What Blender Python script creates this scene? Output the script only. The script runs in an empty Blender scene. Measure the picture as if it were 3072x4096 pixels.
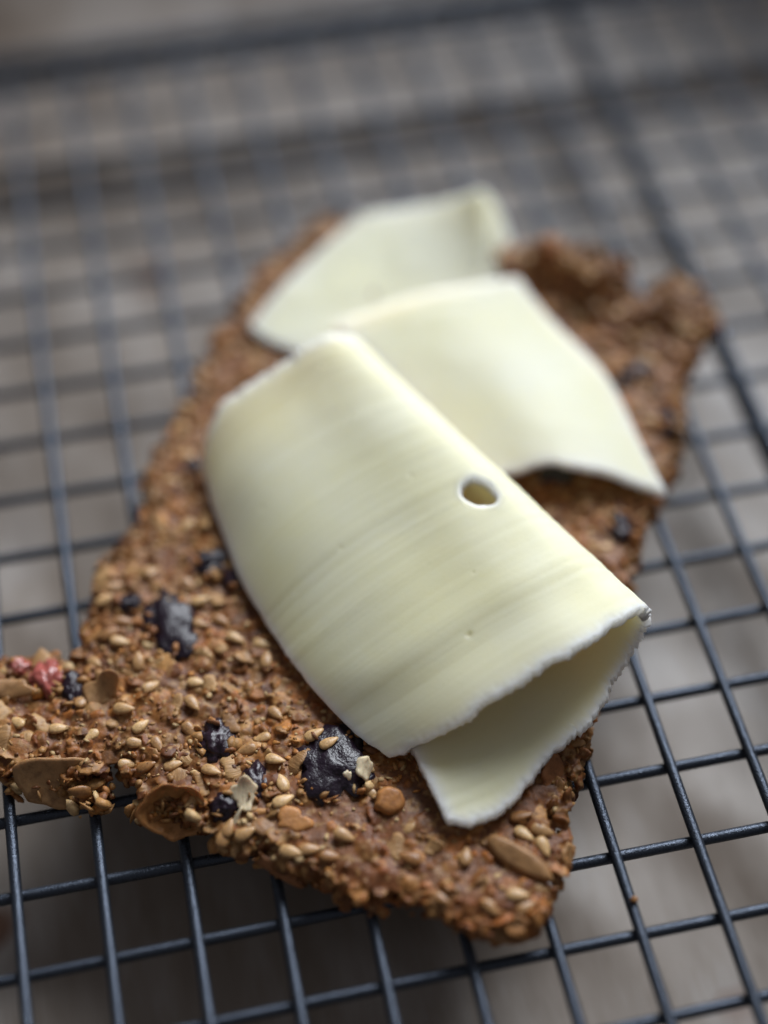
import bpy, math, random
import numpy as np
from mathutils import Matrix, Vector
from mathutils.bvhtree import BVHTree

MM = 0.001                     # everything below is laid out in millimetres on the rack
scene = bpy.context.scene
rng = np.random.default_rng(11)
random.seed(11)

# ------------------------------------------------------------------ camera
CAM = (34.62, -118.85, 236.49)
RIGHT = Vector((0.978221, -0.207296, -0.010617))
DOWN = Vector((-0.170457, -0.773085, -0.610969))
FWD = Vector((0.118443, 0.599473, -0.791583))
cam = bpy.data.objects.new('camera', bpy.data.cameras.new('camera'))
scene.collection.objects.link(cam)
m = Matrix.Identity(4)
for i in range(3):
    m[i][0] = RIGHT[i]; m[i][1] = -DOWN[i]; m[i][2] = -FWD[i]; m[i][3] = CAM[i] * MM
cam.matrix_world = m
cam.data.sensor_fit = 'VERTICAL'
cam.data.sensor_height = 36.0
cam.data.lens = 36.0 * 1.62382
cam.data.clip_start = 0.01
cam.data.clip_end = 20.0
cam.data.dof.use_dof = True
cam.data.dof.focus_distance = 0.2600
cam.data.dof.aperture_fstop = 2.9
cam.data.dof.aperture_blades = 9
scene.camera = cam

# ------------------------------------------------------------------ world and window light
world = bpy.data.worlds.new('World'); scene.world = world; world.use_nodes = True
bg = world.node_tree.nodes['Background']
bg.inputs[0].default_value = (0.96, 0.95, 1.0, 1); bg.inputs[1].default_value = 0.145

def area(name, loc, aim, sx, sy, power, col, spread=180):
    l = bpy.data.lights.new(name, 'AREA'); l.shape = 'RECTANGLE'
    l.size = sx * MM; l.size_y = sy * MM; l.energy = power; l.color = col
    l.spread = math.radians(spread)
    o = bpy.data.objects.new(name, l); scene.collection.objects.link(o)
    o.location = Vector(loc) * MM
    o.rotation_euler = (Vector(aim) - Vector(loc)).to_track_quat('-Z', 'Y').to_euler()
    return o
area('window_light', (210, 290, 262), (24, 22, 0), 330, 260, 0.47, (0.89, 0.94, 1.0), 44)

scene.view_settings.view_transform = 'Standard'
scene.view_settings.look = 'None'
scene.view_settings.exposure = 0.0
scene.view_settings.gamma = 1.0
scene.cycles.use_denoising = True
scene.cycles.max_bounces = 8

# ------------------------------------------------------------------ helpers
def linkmesh(name, V, F, mat=None, parent=None, smooth=True, col=None):
    me = bpy.data.meshes.new(name)
    V = np.asarray(V, float) * MM
    if isinstance(F, np.ndarray) and F.ndim == 2:
        k = F.shape[1]
        me.vertices.add(len(V)); me.vertices.foreach_set('co', V.ravel())
        me.loops.add(F.size); me.loops.foreach_set('vertex_index', F.ravel().astype(np.int32))
        me.polygons.add(len(F)); me.polygons.foreach_set('loop_start', np.arange(0, F.size, k, dtype=np.int32))
        me.update(calc_edges=True)
    else:
        me.from_pydata([tuple(v) for v in V], [], [tuple(f) for f in F])
    me.validate()
    me.polygons.foreach_set('use_smooth', np.full(len(me.polygons), smooth))
    if col is not None:
        at = me.color_attributes.new('tint', 'FLOAT_COLOR', 'POINT')
        c4 = np.ones((len(V), 4)); c4[:, :3] = col
        at.data.foreach_set('color', c4.ravel())
    me.update()
    o = bpy.data.objects.new(name, me); scene.collection.objects.link(o)
    if mat: me.materials.append(mat)
    if parent: o.parent = parent
    return o

def empty(name, loc=(0, 0, 0)):
    o = bpy.data.objects.new(name, None); scene.collection.objects.link(o)
    o.location = Vector(loc) * MM; o.empty_display_size = 0.01
    return o

def tag(o, label, cat, group=None):
    o['label'] = label; o['category'] = cat
    if group: o['group'] = group
    return o

def hash3(i, j, k, seed):
    n = (i.astype(np.int64) * 374761393 + j.astype(np.int64) * 668265263 + k.astype(np.int64) * 2147483647 + seed * 1274126177) & 0xffffffff
    n = ((n ^ (n >> 13)) * 1274126177) & 0xffffffff
    n = (n ^ (n >> 16)) & 0xffff
    return n / 65535.0

def vnoise(P, freq, seed=0):
    Q = np.asarray(P, float) * freq
    I = np.floor(Q).astype(np.int64); f = Q - I; f = f * f * (3 - 2 * f)
    r = 0
    for a in (0, 1):
        for b in (0, 1):
            for c in (0, 1):
                w = (f[:, 0] if a else 1 - f[:, 0]) * (f[:, 1] if b else 1 - f[:, 1]) * (f[:, 2] if c else 1 - f[:, 2])
                r = r + w * hash3(I[:, 0] + a, I[:, 1] + b, I[:, 2] + c, seed)
    return r * 2 - 1

def fbm(P, freq, oct=3, seed=0):
    r = 0; a = 1.0
    for o in range(oct):
        r = r + a * vnoise(P, freq * 2 ** o, seed + o); a *= 0.5
    return r

def smooth(a, b, x):
    t = np.clip((x - a) / (b - a), 0, 1); return t * t * (3 - 2 * t)

# ------------------------------------------------------------------ materials
def mat(name):
    m = bpy.data.materials.new(name); m.use_nodes = True
    return m, m.node_tree.nodes, m.node_tree.links, m.node_tree.nodes['Principled BSDF']
def N(nodes, t, **kw):
    n = nodes.new(t)
    for k, v in kw.items(): setattr(n, k, v)
    return n
def noise(nodes, links, scale, detail=3, rough=0.55, vec=None):
    n = nodes.new('ShaderNodeTexNoise'); n.inputs['Scale'].default_value = scale
    n.inputs['Detail'].default_value = detail; n.inputs['Roughness'].default_value = rough
    if vec is not None: links.new(vec, n.inputs['Vector'])
    return n
def ramp(nodes, stops):
    r = nodes.new('ShaderNodeValToRGB'); e = r.color_ramp.elements
    while len(e) < len(stops): e.new(0.5)
    for q, (p, c) in zip(e, stops): q.position = p; q.color = (*c, 1)
    return r
def bump(nodes, links, h, strength, dist, bsdf, normal=None):
    b = nodes.new('ShaderNodeBump'); b.inputs['Strength'].default_value = strength
    b.inputs['Distance'].default_value = dist * MM
    links.new(h, b.inputs['Height'])
    if normal is not None: links.new(normal, b.inputs['Normal'])
    links.new(b.outputs[0], bsdf.inputs['Normal']); return b

def mat_wire():
    m, n, l, b = mat('black_coated_wire')
    tc = n.new('ShaderNodeTexCoord')
    b.inputs['Base Color'].default_value = (0.040, 0.049, 0.067, 1)
    b.inputs['Metallic'].default_value = 0.75
    b.inputs['Roughness'].default_value = 0.36
    b.inputs['Specular IOR Level'].default_value = 0.75
    nz = noise(n, l, 3600, 2, 0.7, tc.outputs['Object'])
    r = ramp(n, [(0.3, (0.2,) * 3), (0.7, (0.46,) * 3)]); l.new(nz.outputs[0], r.inputs[0]); l.new(r.outputs[0], b.inputs['Roughness'])
    bump(n, l, nz.outputs[0], 0.8, 0.13, b)
    return m
def mat_paper():
    m, n, l, b = mat('baking_paper_worktop')
    tc = n.new('ShaderNodeTexCoord'); v = tc.outputs['Object']
    mp = n.new('ShaderNodeMapping'); mp.inputs['Rotation'].default_value = (0, 0, math.radians(35)); mp.inputs['Scale'].default_value = (1, 0.25, 1)
    l.new(v, mp.inputs[0])
    big = noise(n, l, 22, 3, 0.5, v); st = noise(n, l, 130, 3, 0.6, mp.outputs[0])
    mix = n.new('ShaderNodeMix'); mix.data_type = 'FLOAT'; mix.inputs[0].default_value = 0.4
    l.new(big.outputs[0], mix.inputs[2]); l.new(st.outputs[0], mix.inputs[3])
    r = ramp(n, [(0.32, (0.155, 0.112, 0.08)), (0.5, (0.275, 0.228, 0.19)), (0.66, (0.41, 0.37, 0.345))])
    l.new(mix.outputs[0], r.inputs[0])
    sp = noise(n, l, 42, 1, 0.4, v)
    sr = ramp(n, [(0.70, (0, 0, 0)), (0.78, (1, 1, 1))]); l.new(sp.outputs[0], sr.inputs[0])
    mc = n.new('ShaderNodeMix'); mc.data_type = 'RGBA'; l.new(sr.outputs[0], mc.inputs[0])
    l.new(r.outputs[0], mc.inputs[6]); mc.inputs[7].default_value = (0.17, 0.085, 0.05, 1)
    l.new(mc.outputs[2], b.inputs['Base Color'])
    b.inputs['Roughness'].default_value = 0.48; b.inputs['Specular IOR Level'].default_value = 0.55
    return m
def mat_body():
    m, n, l, b = mat('baked_seed_dough')
    tc = n.new('ShaderNodeTexCoord'); v = tc.outputs['Object']
    a = n.new('ShaderNodeVertexColor'); a.layer_name = 'tint'
    f = noise(n, l, 1500, 4, 0.65, v)
    r = ramp(n, [(0.3, (0.62, 0.56, 0.50)), (0.5, (1, 1, 1)), (0.72, (1.25, 1.22, 1.18))]); l.new(f.outputs[0], r.inputs[0])
    mx = n.new('ShaderNodeMix'); mx.data_type = 'RGBA'; mx.blend_type = 'MULTIPLY'; mx.inputs[0].default_value = 1
    l.new(a.outputs[0], mx.inputs[6]); l.new(r.outputs[0], mx.inputs[7]); l.new(mx.outputs[2], b.inputs['Base Color'])
    b.inputs['Roughness'].default_value = 0.5; b.inputs['Specular IOR Level'].default_value = 0.32
    b.inputs['Subsurface Weight'].default_value = 0.12; b.inputs['Subsurface Radius'].default_value = (1, 0.5, 0.25); b.inputs['Subsurface Scale'].default_value = 0.0012
    f2 = noise(n, l, 2600, 3, 0.7, v); bump(n, l, f2.outputs[0], 0.6, 0.14, b)
    return m
def mat_piece(name, c0, c1, rough, grain=1800, gs=0.4, sss=0.15, spec=0.45, streak=None):
    m, n, l, b = mat(name)
    tc = n.new('ShaderNodeTexCoord'); v = tc.outputs['Object']
    oi = n.new('ShaderNodeObjectInfo')
    r = ramp(n, [(0.0, c0), (1.0, c1)]); l.new(oi.outputs['Random'], r.inputs[0])
    if streak:
        mp = n.new('ShaderNodeMapping'); mp.inputs['Scale'].default_value = streak; l.new(v, mp.inputs[0]); v2 = mp.outputs[0]
    else: v2 = v
    f = noise(n, l, grain, 3, 0.6, v2)
    r2 = ramp(n, [(0.28, (0.45, 0.38, 0.31)), (0.5, (.96, .95, .94)), (0.75, (1.2, 1.18, 1.14))]); l.new(f.outputs[0], r2.inputs[0])
    mx = n.new('ShaderNodeMix'); mx.data_type = 'RGBA'; mx.blend_type = 'MULTIPLY'; mx.inputs[0].default_value = 0.8
    l.new(r.outputs[0], mx.inputs[6]); l.new(r2.outputs[0], mx.inputs[7]); l.new(mx.outputs[2], b.inputs['Base Color'])
    b.inputs['Roughness'].default_value = rough; b.inputs['Specular IOR Level'].default_value = spec
    if sss:
        b.inputs['Subsurface Weight'].default_value = sss; b.inputs['Subsurface Radius'].default_value = (1, 0.6, 0.3); b.inputs['Subsurface Scale'].default_value = 0.001
    bump(n, l, f.outputs[0], min(1.0, gs * 1.4), 0.2, b)
    return m
def mat_cheese():
    m, n, l, b = mat('pale_semi_hard_cheese')
    tc = n.new('ShaderNodeTexCoord'); v = tc.outputs['Object']
    a = n.new('ShaderNodeVertexColor'); a.layer_name = 'tint'
    f = noise(n, l, 60, 3, 0.5, v)
    r = ramp(n, [(0.3, (0.98, 0.785, 0.44)), (0.7, (0.985, 0.82, 0.53))]); l.new(f.outputs[0], r.inputs[0])
    sep = n.new('ShaderNodeSeparateColor'); l.new(a.outputs[0], sep.inputs[0])
    mx = n.new('ShaderNodeMix'); mx.data_type = 'RGBA'; l.new(sep.outputs[0], mx.inputs[0])
    l.new(r.outputs[0], mx.inputs[6]); mx.inputs[7].default_value = (0.95, 0.90, 0.78, 1)
    l.new(mx.outputs[2], b.inputs['Base Color'])
    b.inputs['Roughness'].default_value = 0.56; b.inputs['Specular IOR Level'].default_value = 0.45
    b.inputs['Subsurface Weight'].default_value = 1.0; b.inputs['Subsurface Radius'].default_value = (1.0, 0.95, 0.8); b.inputs['Subsurface Scale'].default_value = 0.008
    f2 = noise(n, l, 1100, 4, 0.7, v); bump(n, l, f2.outputs[0], 0.4, 0.07, b)
    return m

M_WIRE = mat_wire(); M_PAPER = mat_paper(); M_BODY = mat_body(); M_CHEESE = mat_cheese()
M_SESAME = mat_piece('sesame_hull', (0.27, 0.12, 0.036), (0.60, 0.39, 0.18), 0.40, 1400, 0.25, 0.2)
M_OAT = mat_piece('rolled_oat', (0.20, 0.09, 0.03), (0.44, 0.26, 0.11), 0.5, 1500, 0.8, 0.15, 0.35, (1, 0.3, 1))
M_OATPALE = mat_piece('pale_rolled_oat', (0.70, 0.58, 0.39), (0.78, 0.67, 0.48), 0.6, 1300, 0.9, 0.2, 0.35, (0.35, 1, 1))
M_ALMOND = mat_piece('toasted_almond_flake', (0.30, 0.155, 0.06), (0.36, 0.20, 0.085), 0.5, 700, 0.5, 0.25, 0.4)
M_NUT = mat_piece('orange_brown_nut', (0.40, 0.17, 0.05), (0.45, 0.21, 0.07), 0.5, 900, 0.6, 0.2, 0.4)
M_TOAST = mat_piece('dark_toasted_flake', (0.22, 0.085, 0.03), (0.30, 0.13, 0.05), 0.55, 900, 0.8, 0.1, 0.4)
M_RAISIN = mat_piece('dark_fruit_and_hollow', (0.010, 0.006, 0.013), (0.026, 0.009, 0.018), 0.30, 1500, 0.8, 0, 0.45)  # fruit colour, also the painted shade of the two cavity blobs
M_BERRY = mat_piece('pink_dried_berry', (0.32, 0.07, 0.06), (0.40, 0.12, 0.09), 0.35, 700, 0.5, 0.3, 0.5)

# ------------------------------------------------------------------ worktop below the rack
TABLE_Z = -21.0
xs = np.linspace(-400, 560, 241); ys = np.linspace(-320, 760, 271)
X, Y = np.meshgrid(xs, ys)
P = np.stack([X.ravel(), Y.ravel(), np.zeros(X.size)], 1)
c, s = math.cos(math.radians(35)), math.sin(math.radians(35))
Q = np.stack([(P[:, 0] * c + P[:, 1] * s), (-P[:, 0] * s + P[:, 1] * c) * 0.35, P[:, 2]], 1)
P[:, 2] = TABLE_Z - 1.5 + 1.1 * fbm(Q, 1 / 16.0, 3, 5) + 0.8 * fbm(P, 1 / 40.0, 2, 9)
nx, ny = len(xs), len(ys)
idx = np.arange(nx * ny).reshape(ny, nx)
F = np.stack([idx[:-1, :-1].ravel(), idx[:-1, 1:].ravel(), idx[1:, 1:].ravel(), idx[1:, :-1].ravel()], 1)
worktop = linkmesh('worktop', P, F, M_PAPER)
worktop['kind'] = 'structure'

# ------------------------------------------------------------------ wire cooling rack
PITCH = 13.0
def tube_path(pts, r, seg=12, closed=False, wob=0.0, seed=0):
    pts = [Vector(p) for p in pts]; n = len(pts); V = []; F = []
    for i, p in enumerate(pts):
        if closed: d = pts[(i + 1) % n] - pts[i - 1]
        else: d = pts[min(i + 1, n - 1)] - pts[max(i - 1, 0)]
        d.normalize(); up = Vector((0, 0, 1))
        if abs(d.z) > 0.95: up = Vector((1, 0, 0))
        sx = d.cross(up).normalized(); sy = sx.cross(d)
        for k in range(seg):
            a = 2 * math.pi * k / seg
            V.append(p + (sx * math.cos(a) + sy * math.sin(a)) * r)
    rings = n if closed else n - 1
    for i in range(rings):
        for k in range(seg):
            a = i * seg + k; b = i * seg + (k + 1) % seg; j = (i + 1) % n
            F.append((a, b, j * seg + (k + 1) % seg, j * seg + k))
    if not closed:
        F.append(tuple(range(seg))[::-1]); F.append(tuple(range((n - 1) * seg, n * seg)))
    return [tuple(v) for v in V], F
X0, X1, Y0, Y1 = -5 * PITCH, 17 * PITCH, -7 * PITCH - 4, 204.5
rack = empty('cooling_rack', (75, 55, TABLE_Z))
tag(rack, 'black wire cooling rack with a square grid under the seeded cracker', 'cooling rack')
def rackpart(name, V, F):
    V = np.array(V) - np.array((75, 55, TABLE_Z))
    return linkmesh(name, V, F, M_WIRE, rack)
WR = 0.93
for i in range(-4, 17):                                   # wires running away from the camera lie on top
    pts = [(i * PITCH + 0.12 * math.sin(i * 7.3 + k * .6), Y0 + (Y1 - Y0) * k / 24, WR * 0.93 + 0.1 * math.sin(i * 3.1 + k * .5)) for k in range(25)]
    rackpart('long_wire', *tube_path(pts, WR))
for j in range(-6, 16):
    pts = [(X0 + (X1 - X0) * k / 24, j * PITCH + 0.12 * math.sin(j * 5.1 + k * .6), -WR * 0.93 + 0.1 * math.sin(j * 2.3 + k * .5)) for k in range(25)]
    rackpart('cross_wire', *tube_path(pts, WR))
rim = []
rc = 14
for cx, cy, a0 in ((X1 - rc, Y1 - rc, 0), (X0 + rc, Y1 - rc, 90), (X0 + rc, Y0 + rc, 180), (X1 - rc, Y0 + rc, 270)):
    for k in range(9):
        a = math.radians(a0 + 90 * k / 8); rim.append((cx + rc * math.cos(a), cy + rc * math.sin(a), 0))
rackpart('rim', *tube_path(rim, 2.4, 14, True))
rackpart('rim', *tube_path([(x, y, z - 7.0) for x, y, z in rim], 2.2, 14, True))
for x in (144, -18): 
    rackpart('support_bar', *tube_path([(x, Y0 + (Y1 - Y0) * k / 8, -2 * WR - 2.0) for k in range(9)], 2.0, 14))
for x in (X0 + 2, X1 - 2):
    for y in (Y0 + 30, Y1 - 30):
        d = 1 if x > 0 else -1
        rackpart('foot', *tube_path([(x - 2 * d, y - 14, -1), (x, y - 12, -8), (x + d, y - 9, TABLE_Z + 3), (x + d, y - 5, TABLE_Z + 1.6), (x + d, y + 5, TABLE_Z + 1.6), (x + d, y + 9, TABLE_Z + 3), (x, y + 12, -8), (x - 2 * d, y + 14, -1)], 1.6, 10))

# ------------------------------------------------------------------ seeded cracker
OUTLINE = np.array([(74.5, 131.0), (71.6, 130.5), (66.2, 127.0), (61.7, 122.5), (57.3, 118.4), (53.8, 114.0), (50.2, 108.4), (46.8, 103.8), (43.0, 96.3), (39.5, 90.0), (36.7, 84.8), (32.9, 78.8), (30.7, 74.9), (29.1, 69.8), (27.8, 64.8), (25.8, 61.1), (22.1, 56.8), (19.1, 54.9), (17.7, 51.4), (17.6, 47.5), (16.8, 44.8), (15.3, 41.0), (14.6, 38.1), (13.6, 37.4), (11.3, 35.5), (10.8, 38.0), (8.5, 39.0), (5.5, 38.4), (3.0, 39.1), (1.0, 39.1), (-3.5, 39.3), (-11, 38), (-16, 33), (-14, 27), (-5.8, 23.8), (-1.0, 18.5), (1.4, 18.1), (5.8, 17.9), (11.4, 16.4), (14.9, 15.0), (16.2, 17.3), (18.0, 15.9), (19.4, 14.0), (20.3, 11.5), (22.7, 8.5), (24.8, 6.6), (28.0, 4.0), (30.9, 1.8), (31.0, -0.1), (33.5, -2.1), (37.3, -4.2), (42.7, -8.4), (46.4, -11.4), (51.3, -14.5), (55.7, -15.6), (59.8, -18.4), (64.1, -21.1), (68.5, -23.7), (73.8, -24.6), (75.2, -23.3), (77.1, -22.1), (78.8, -18.4), (80.4, -17.2), (81.7, -15.4), (84.0, -12.3), (83.0, -9.6), (82.5, -7.0), (85.0, -5.2), (87.4, -1.6), (89.3, 1.5), (92.0, 6.9), (95.7, 14.2), (99.8, 22.5), (105.5, 30.8), (108.7, 35.9), (111.6, 42.5), (114.6, 46.2), (117.4, 49.3), (121.3, 53.1), (124.4, 60.3), (127.1, 66.6), (128.4, 71.8), (132.2, 76.0), (134.7, 80.7), (139.8, 83.0), (138.6, 88.1), (137.5, 91.9), (133.5, 95.7), (125.6, 91.3), (125.0, 98.0), (120.2, 101.7), (114.2, 106.3), (106.9, 111.0), (99.9, 116.8), (89.6, 121.2), (81.0, 126.5)])
CTL = np.array([(64.2, 115.3, 7.0), (48.1, 93.8, 7.0), (38.2, 73.1, 7.0), (31.4, 53.6, 7.0), (24.3, 40.5, 7.0), (22.2, 22.9, 7.0), (44.6, 22.4, 7.0), (48.8, 4.4, 7.0), (62.8, 1.3, 7.0), (40.7, -0.3, 7.0), (67.0, -11.5, 7.0), (73.2, -20.5, 7.0), (79.2, -6.3, 7.0), (70.4, 35.2, 7.0), (68.9, 66.3, 7.0), (81.8, 86.3, 7.0), (102.2, 48.2, 7.0), (101.4, 76.1, 7.0), (94.5, 102.1, 7.0), (113.9, 73.3, 7.0), (123.1, 77.1, 7.0), (121.2, 60.2, 7.0), (4.0, 26.3, 6.5), (0.7, 32.3, 6.5), (137.6, 84.6, 11), (136.3, 89.8, 13), (132.2, 93.6, 12), (125.9, 91.7, 11.5), (123.8, 97.6, 16), (119.1, 100.7, 16.5), (112.9, 105.0, 17), (106.1, 108.6, 12), (97.6, 115.1, 8.5), (85.3, 122.7, 8), (73.9, 126.9, 8), (115.0, 92.5, 7.5), (127.3, 83.5, 7.5), (108.5, 100.5, 8)])
def ztop(xy):
    d2 = ((xy[:, None, :] - CTL[None, :, :2]) ** 2).sum(2)
    w = 1 / (d2 + 6) ** 1.6
    return (w * CTL[None, :, 2]).sum(1) / w.sum(1)
def inside(xy):
    x, y = xy[:, 0], xy[:, 1]; r = np.zeros(len(xy), bool)
    a = OUTLINE; b = np.roll(OUTLINE, -1, 0)
    for (x0, y0), (x1, y1) in zip(a, b):
        if y0 == y1: continue
        t = (y0 > y) != (y1 > y)
        r ^= t & (x < (x1 - x0) * (y - y0) / (y1 - y0) + x0)
    return r
def edgedist(xy):
    a = OUTLINE; e = np.roll(OUTLINE, -1, 0) - a
    d = np.full(len(xy), 1e9)
    for p, q in zip(a, e):
        t = np.clip(((xy - p) @ q) / (q @ q), 0, 1)
        d = np.minimum(d, np.linalg.norm(xy - p - t[:, None] * q, axis=1))
    return d
RAISINS_HOLLOWS = [('big', 51.0, 7.7, 5.8, 6.2), ('mid', 33.6, 15.7, 3.1, 4.0), ('strip', 38.6, 7.6, 1.8, 3.1), ('gap', 33.2, 4.5, 2.0, 2.0), ('left', 29.3, 39.2, 4.0, 6.4), ('hole', 23.2, 44.6, 2.3, 1.9), ('red', 37.8, 50.1, 2.6, 3.0), ('red', 42.0, 46.2, 2.4, 2.9), ('purple', 12.1, 30.6, 1.6, 3.6), ('pink', 8.4, 33.2, 2.4, 3.0), ('pink', 4.1, 36.6, 1.7, 1.5), ('rear', 120.4, 76.0, 3.9, 2.3), ('rear', 123.5, 64.4, 1.9, 3.7), ('under', 100.6, 56.3, 4.5, 2.2), ('under', 108.2, 42.7, 1.9, 3.8), ('small', 38.2, 72.3, 1.3, 2.0)]  # 'gap' and 'hole' are no fruit: dark blobs standing in for shaded cavities
def inraisin(xy, k=1.0):
    r = np.zeros(len(xy), bool)
    for _, x, y, a, b in RAISINS_HOLLOWS:
        r |= ((xy[:, 0] - x) / (a * k)) ** 2 + ((xy[:, 1] - y) / (b * k)) ** 2 < 1
    return r

import bmesh
bm = bmesh.new(); bmesh.ops.create_icosphere(bm, subdivisions=1, radius=1.0)
bm.verts.ensure_lookup_table()
ICO_V = np.array([v.co[:] for v in bm.verts]); ICO_F = np.array([[v.index for v in f.verts] for f in bm.faces]); bm.free()
bm = bmesh.new(); bmesh.ops.create_icosphere(bm, subdivisions=4, radius=1.0)
ICO4_V = np.array([v.co[:] for v in bm.verts]); ICO4_F = np.array([[v.index for v in f.verts] for f in bm.faces]); bm.free()

def frames(normals, spin):
    """orthonormal frames (n,3,3), columns u,v,n"""
    n = normals / np.linalg.norm(normals, axis=1, keepdims=True)
    ref = np.tile(np.array([[1.0, 0.13, 0.05]]), (len(n), 1))
    u = ref - (ref * n).sum(1, keepdims=True) * n; u /= np.linalg.norm(u, axis=1, keepdims=True)
    v = np.cross(n, u)
    c, s = np.cos(spin)[:, None], np.sin(spin)[:, None]
    return np.stack([u * c + v * s, -u * s + v * c, n], 2)

def lumps(cent, rad, normals, spin, jit=0.14):
    n = len(cent); Fr = frames(normals, spin)
    base = ICO_V[None] * (1 + jit * rng.standard_normal((n, len(ICO_V), 1)))
    loc = base * rad[:, None, :]
    V = np.einsum('nij,nkj->nki', Fr, loc) + cent[:, None, :]
    F = ICO_F[None] + (np.arange(n) * len(ICO_V))[:, None, None]
    return V.reshape(-1, 3), F.reshape(-1, 3)

# dough: a thick crust of overlapping crumbs and flakes, fused into one skin
H = 0.8                                                    # the paste itself: one closed slab on a fine grid
ax_, ay_ = np.arange(-18, 143, H), np.arange(-28, 134, H)
gx, gy = np.meshgrid(ax_, ay_); gp2 = np.c_[gx.ravel(), gy.ravel()]
gin = inside(gp2); gde = np.where(gin, edgedist(gp2), 0.0)
def crown(xy, de):
    z0 = ztop(xy); q3 = np.c_[xy, z0 * 0]
    return z0 - 1.0 * (1 - smooth(0.4, 4, de)) + 0.45 * fbm(q3, 1 / 5.0, 2, 3) + 0.16 * fbm(q3, 1 / 1.9, 2, 13)
gt = np.zeros(len(gp2)); gt[gin] = crown(gp2[gin], gde[gin])
gb = gt - 4.5 * (0.5 + 0.5 * smooth(0, 5, gde))
ok = ((gde > 0.7).reshape(gx.shape)); ny_, nx_ = gx.shape
cell = ok[:-1, :-1] & ok[1:, :-1] & ok[:-1, 1:] & ok[1:, 1:]
gi = np.arange(gx.size).reshape(gx.shape)
q = np.stack([gi[:-1, :-1], gi[:-1, 1:], gi[1:, 1:], gi[1:, :-1]], -1)[cell]
off = gx.size
E_ = np.concatenate([q[:, [0, 1]], q[:, [1, 2]], q[:, [2, 3]], q[:, [3, 0]]])
kk = np.sort(E_, 1); kk = kk[:, 0] * off + kk[:, 1]
_, inv_, cnt_ = np.unique(kk, return_inverse=True, return_counts=True)
bd = E_[cnt_[inv_] == 1]
quads = np.concatenate([q, q[:, ::-1] + off, np.stack([bd[:, 1], bd[:, 0], bd[:, 0] + off, bd[:, 1] + off], 1)])
Vc = np.concatenate([np.c_[gp2, gt], np.c_[gp2, gb]])
Fc = np.concatenate([quads[:, [0, 1, 2]], quads[:, [0, 2, 3]]])
us = np.unique(Fc); re_ = np.full(len(Vc), -1); re_[us] = np.arange(len(us)); Vc = Vc[us]; Fc = re_[Fc]
def scatter(n, mind=0.0):
    out = np.zeros((0, 2))
    while len(out) < n:
        p = rng.uniform((-18, -27), (142, 133), (n * 3, 2)); p = p[inside(p)]
        if mind: p = p[edgedist(p) > mind]
        out = np.concatenate([out, p])
    return out[:n]
fp = scatter(3600, 0.3); fp = fp[~inraisin(fp, 0.9)]
# the lower tip of the cracker is smoother paste with fewer flakes
keep = rng.random(len(fp)) < np.where((fp[:, 1] < 2) & (fp[:, 0] > 40), 0.35, 1.0); fp = fp[keep]
fz = crown(fp, edgedist(fp))
fr = rng.uniform(0.45, 1.0, len(fp)) ** 1.4 * 2.5
frr = np.c_[fr, fr * rng.uniform(.55, .95, len(fp)), rng.uniform(.25, .5, len(fp))]
fn = np.tile((0, 0, 1.0), (len(fp), 1)) + rng.normal(0, .26, (len(fp), 3)) * np.array((1, 1, .1))
Vf, Ff = lumps(np.c_[fp, fz + rng.normal(-0.15, .2, len(fp))], frr, fn, rng.uniform(0, 6.3, len(fp)), 0.10)
sp = scatter(700, 0.2); sp = sp[~inraisin(sp, 0.85)]
sz = crown(sp, edgedist(sp))
sr = rng.uniform(.35, .95, (len(sp), 1)) * rng.uniform(.7, 1.1, (len(sp), 3))
Vs, Fs = lumps(np.c_[sp, sz + rng.normal(-.15, .2, len(sp))], sr, rng.normal(0, 1, (len(sp), 3)), rng.uniform(0, 6.3, len(sp)), 0.12)
# broken edge
seg = np.roll(OUTLINE, -1, 0) - OUTLINE; sl = np.linalg.norm(seg, axis=1); cum = np.r_[0, np.cumsum(sl)]
u = rng.uniform(0, cum[-1], 2300); k = np.searchsorted(cum, u, 'right') - 1
ep = OUTLINE[k] + seg[k] * ((u - cum[k]) / sl[k])[:, None]
nin = np.stack([seg[k][:, 1], -seg[k][:, 0]], 1) / sl[k][:, None]
test = inside(ep + nin * 0.5); nin[~test] *= -1
ep = ep + nin * rng.uniform(-0.7, 1.9, (len(ep), 1))
ez = ztop(ep) - rng.uniform(0.4, 4.4, len(ep))
er = rng.uniform(.5, 1.7, (len(ep), 1)) * np.c_[np.ones(len(ep)), rng.uniform(.5, 1, len(ep)), rng.uniform(.18, .55, len(ep))]
en = np.c_[-nin * rng.uniform(0, 1.2, (len(ep), 1)), rng.uniform(.2, 1, len(ep))] + rng.normal(0, .4, (len(ep), 3))
Ve, Fe = lumps(np.c_[ep, ez], er, en, rng.uniform(0, 6.3, len(ep)), 0.2)

allV = []; allF = []; lid = []; off = 0; lo = 0
for V, F in ((Vc, Fc), (Vf, Ff), (Vs, Fs), (Ve, Fe)):
    allV.append(V); allF.append(F + off); off += len(V)
    if V is Vc: lid.append(np.zeros(len(F), int)); lo += 1; continue
    nl = len(V) // len(ICO_V); lid.append(np.repeat(np.arange(nl) + lo, len(ICO_F))); lo += nl
allV = np.concatenate(allV); allF = np.concatenate(allF); lid = np.concatenate(lid)
nc = 1
pal = np.array([(0.30, 0.135, 0.042), (0.37, 0.18, 0.060), (0.44, 0.25, 0.10), (0.22, 0.085, 0.028), (0.35, 0.150, 0.045), (0.50, 0.32, 0.15)])
pick = rng.choice(6, lo, p=[.28, .25, .17, .12, .10, .08])
lcol = np.array((.60, .505, .41)) * pal[pick] * rng.uniform(.65, 1.45, (lo, 1))
lcol[-len(ep):] *= .85
lcol[:nc] = np.array((0.150, 0.058, 0.021)) * rng.uniform(.92, 1.08, (nc, 1))
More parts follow.
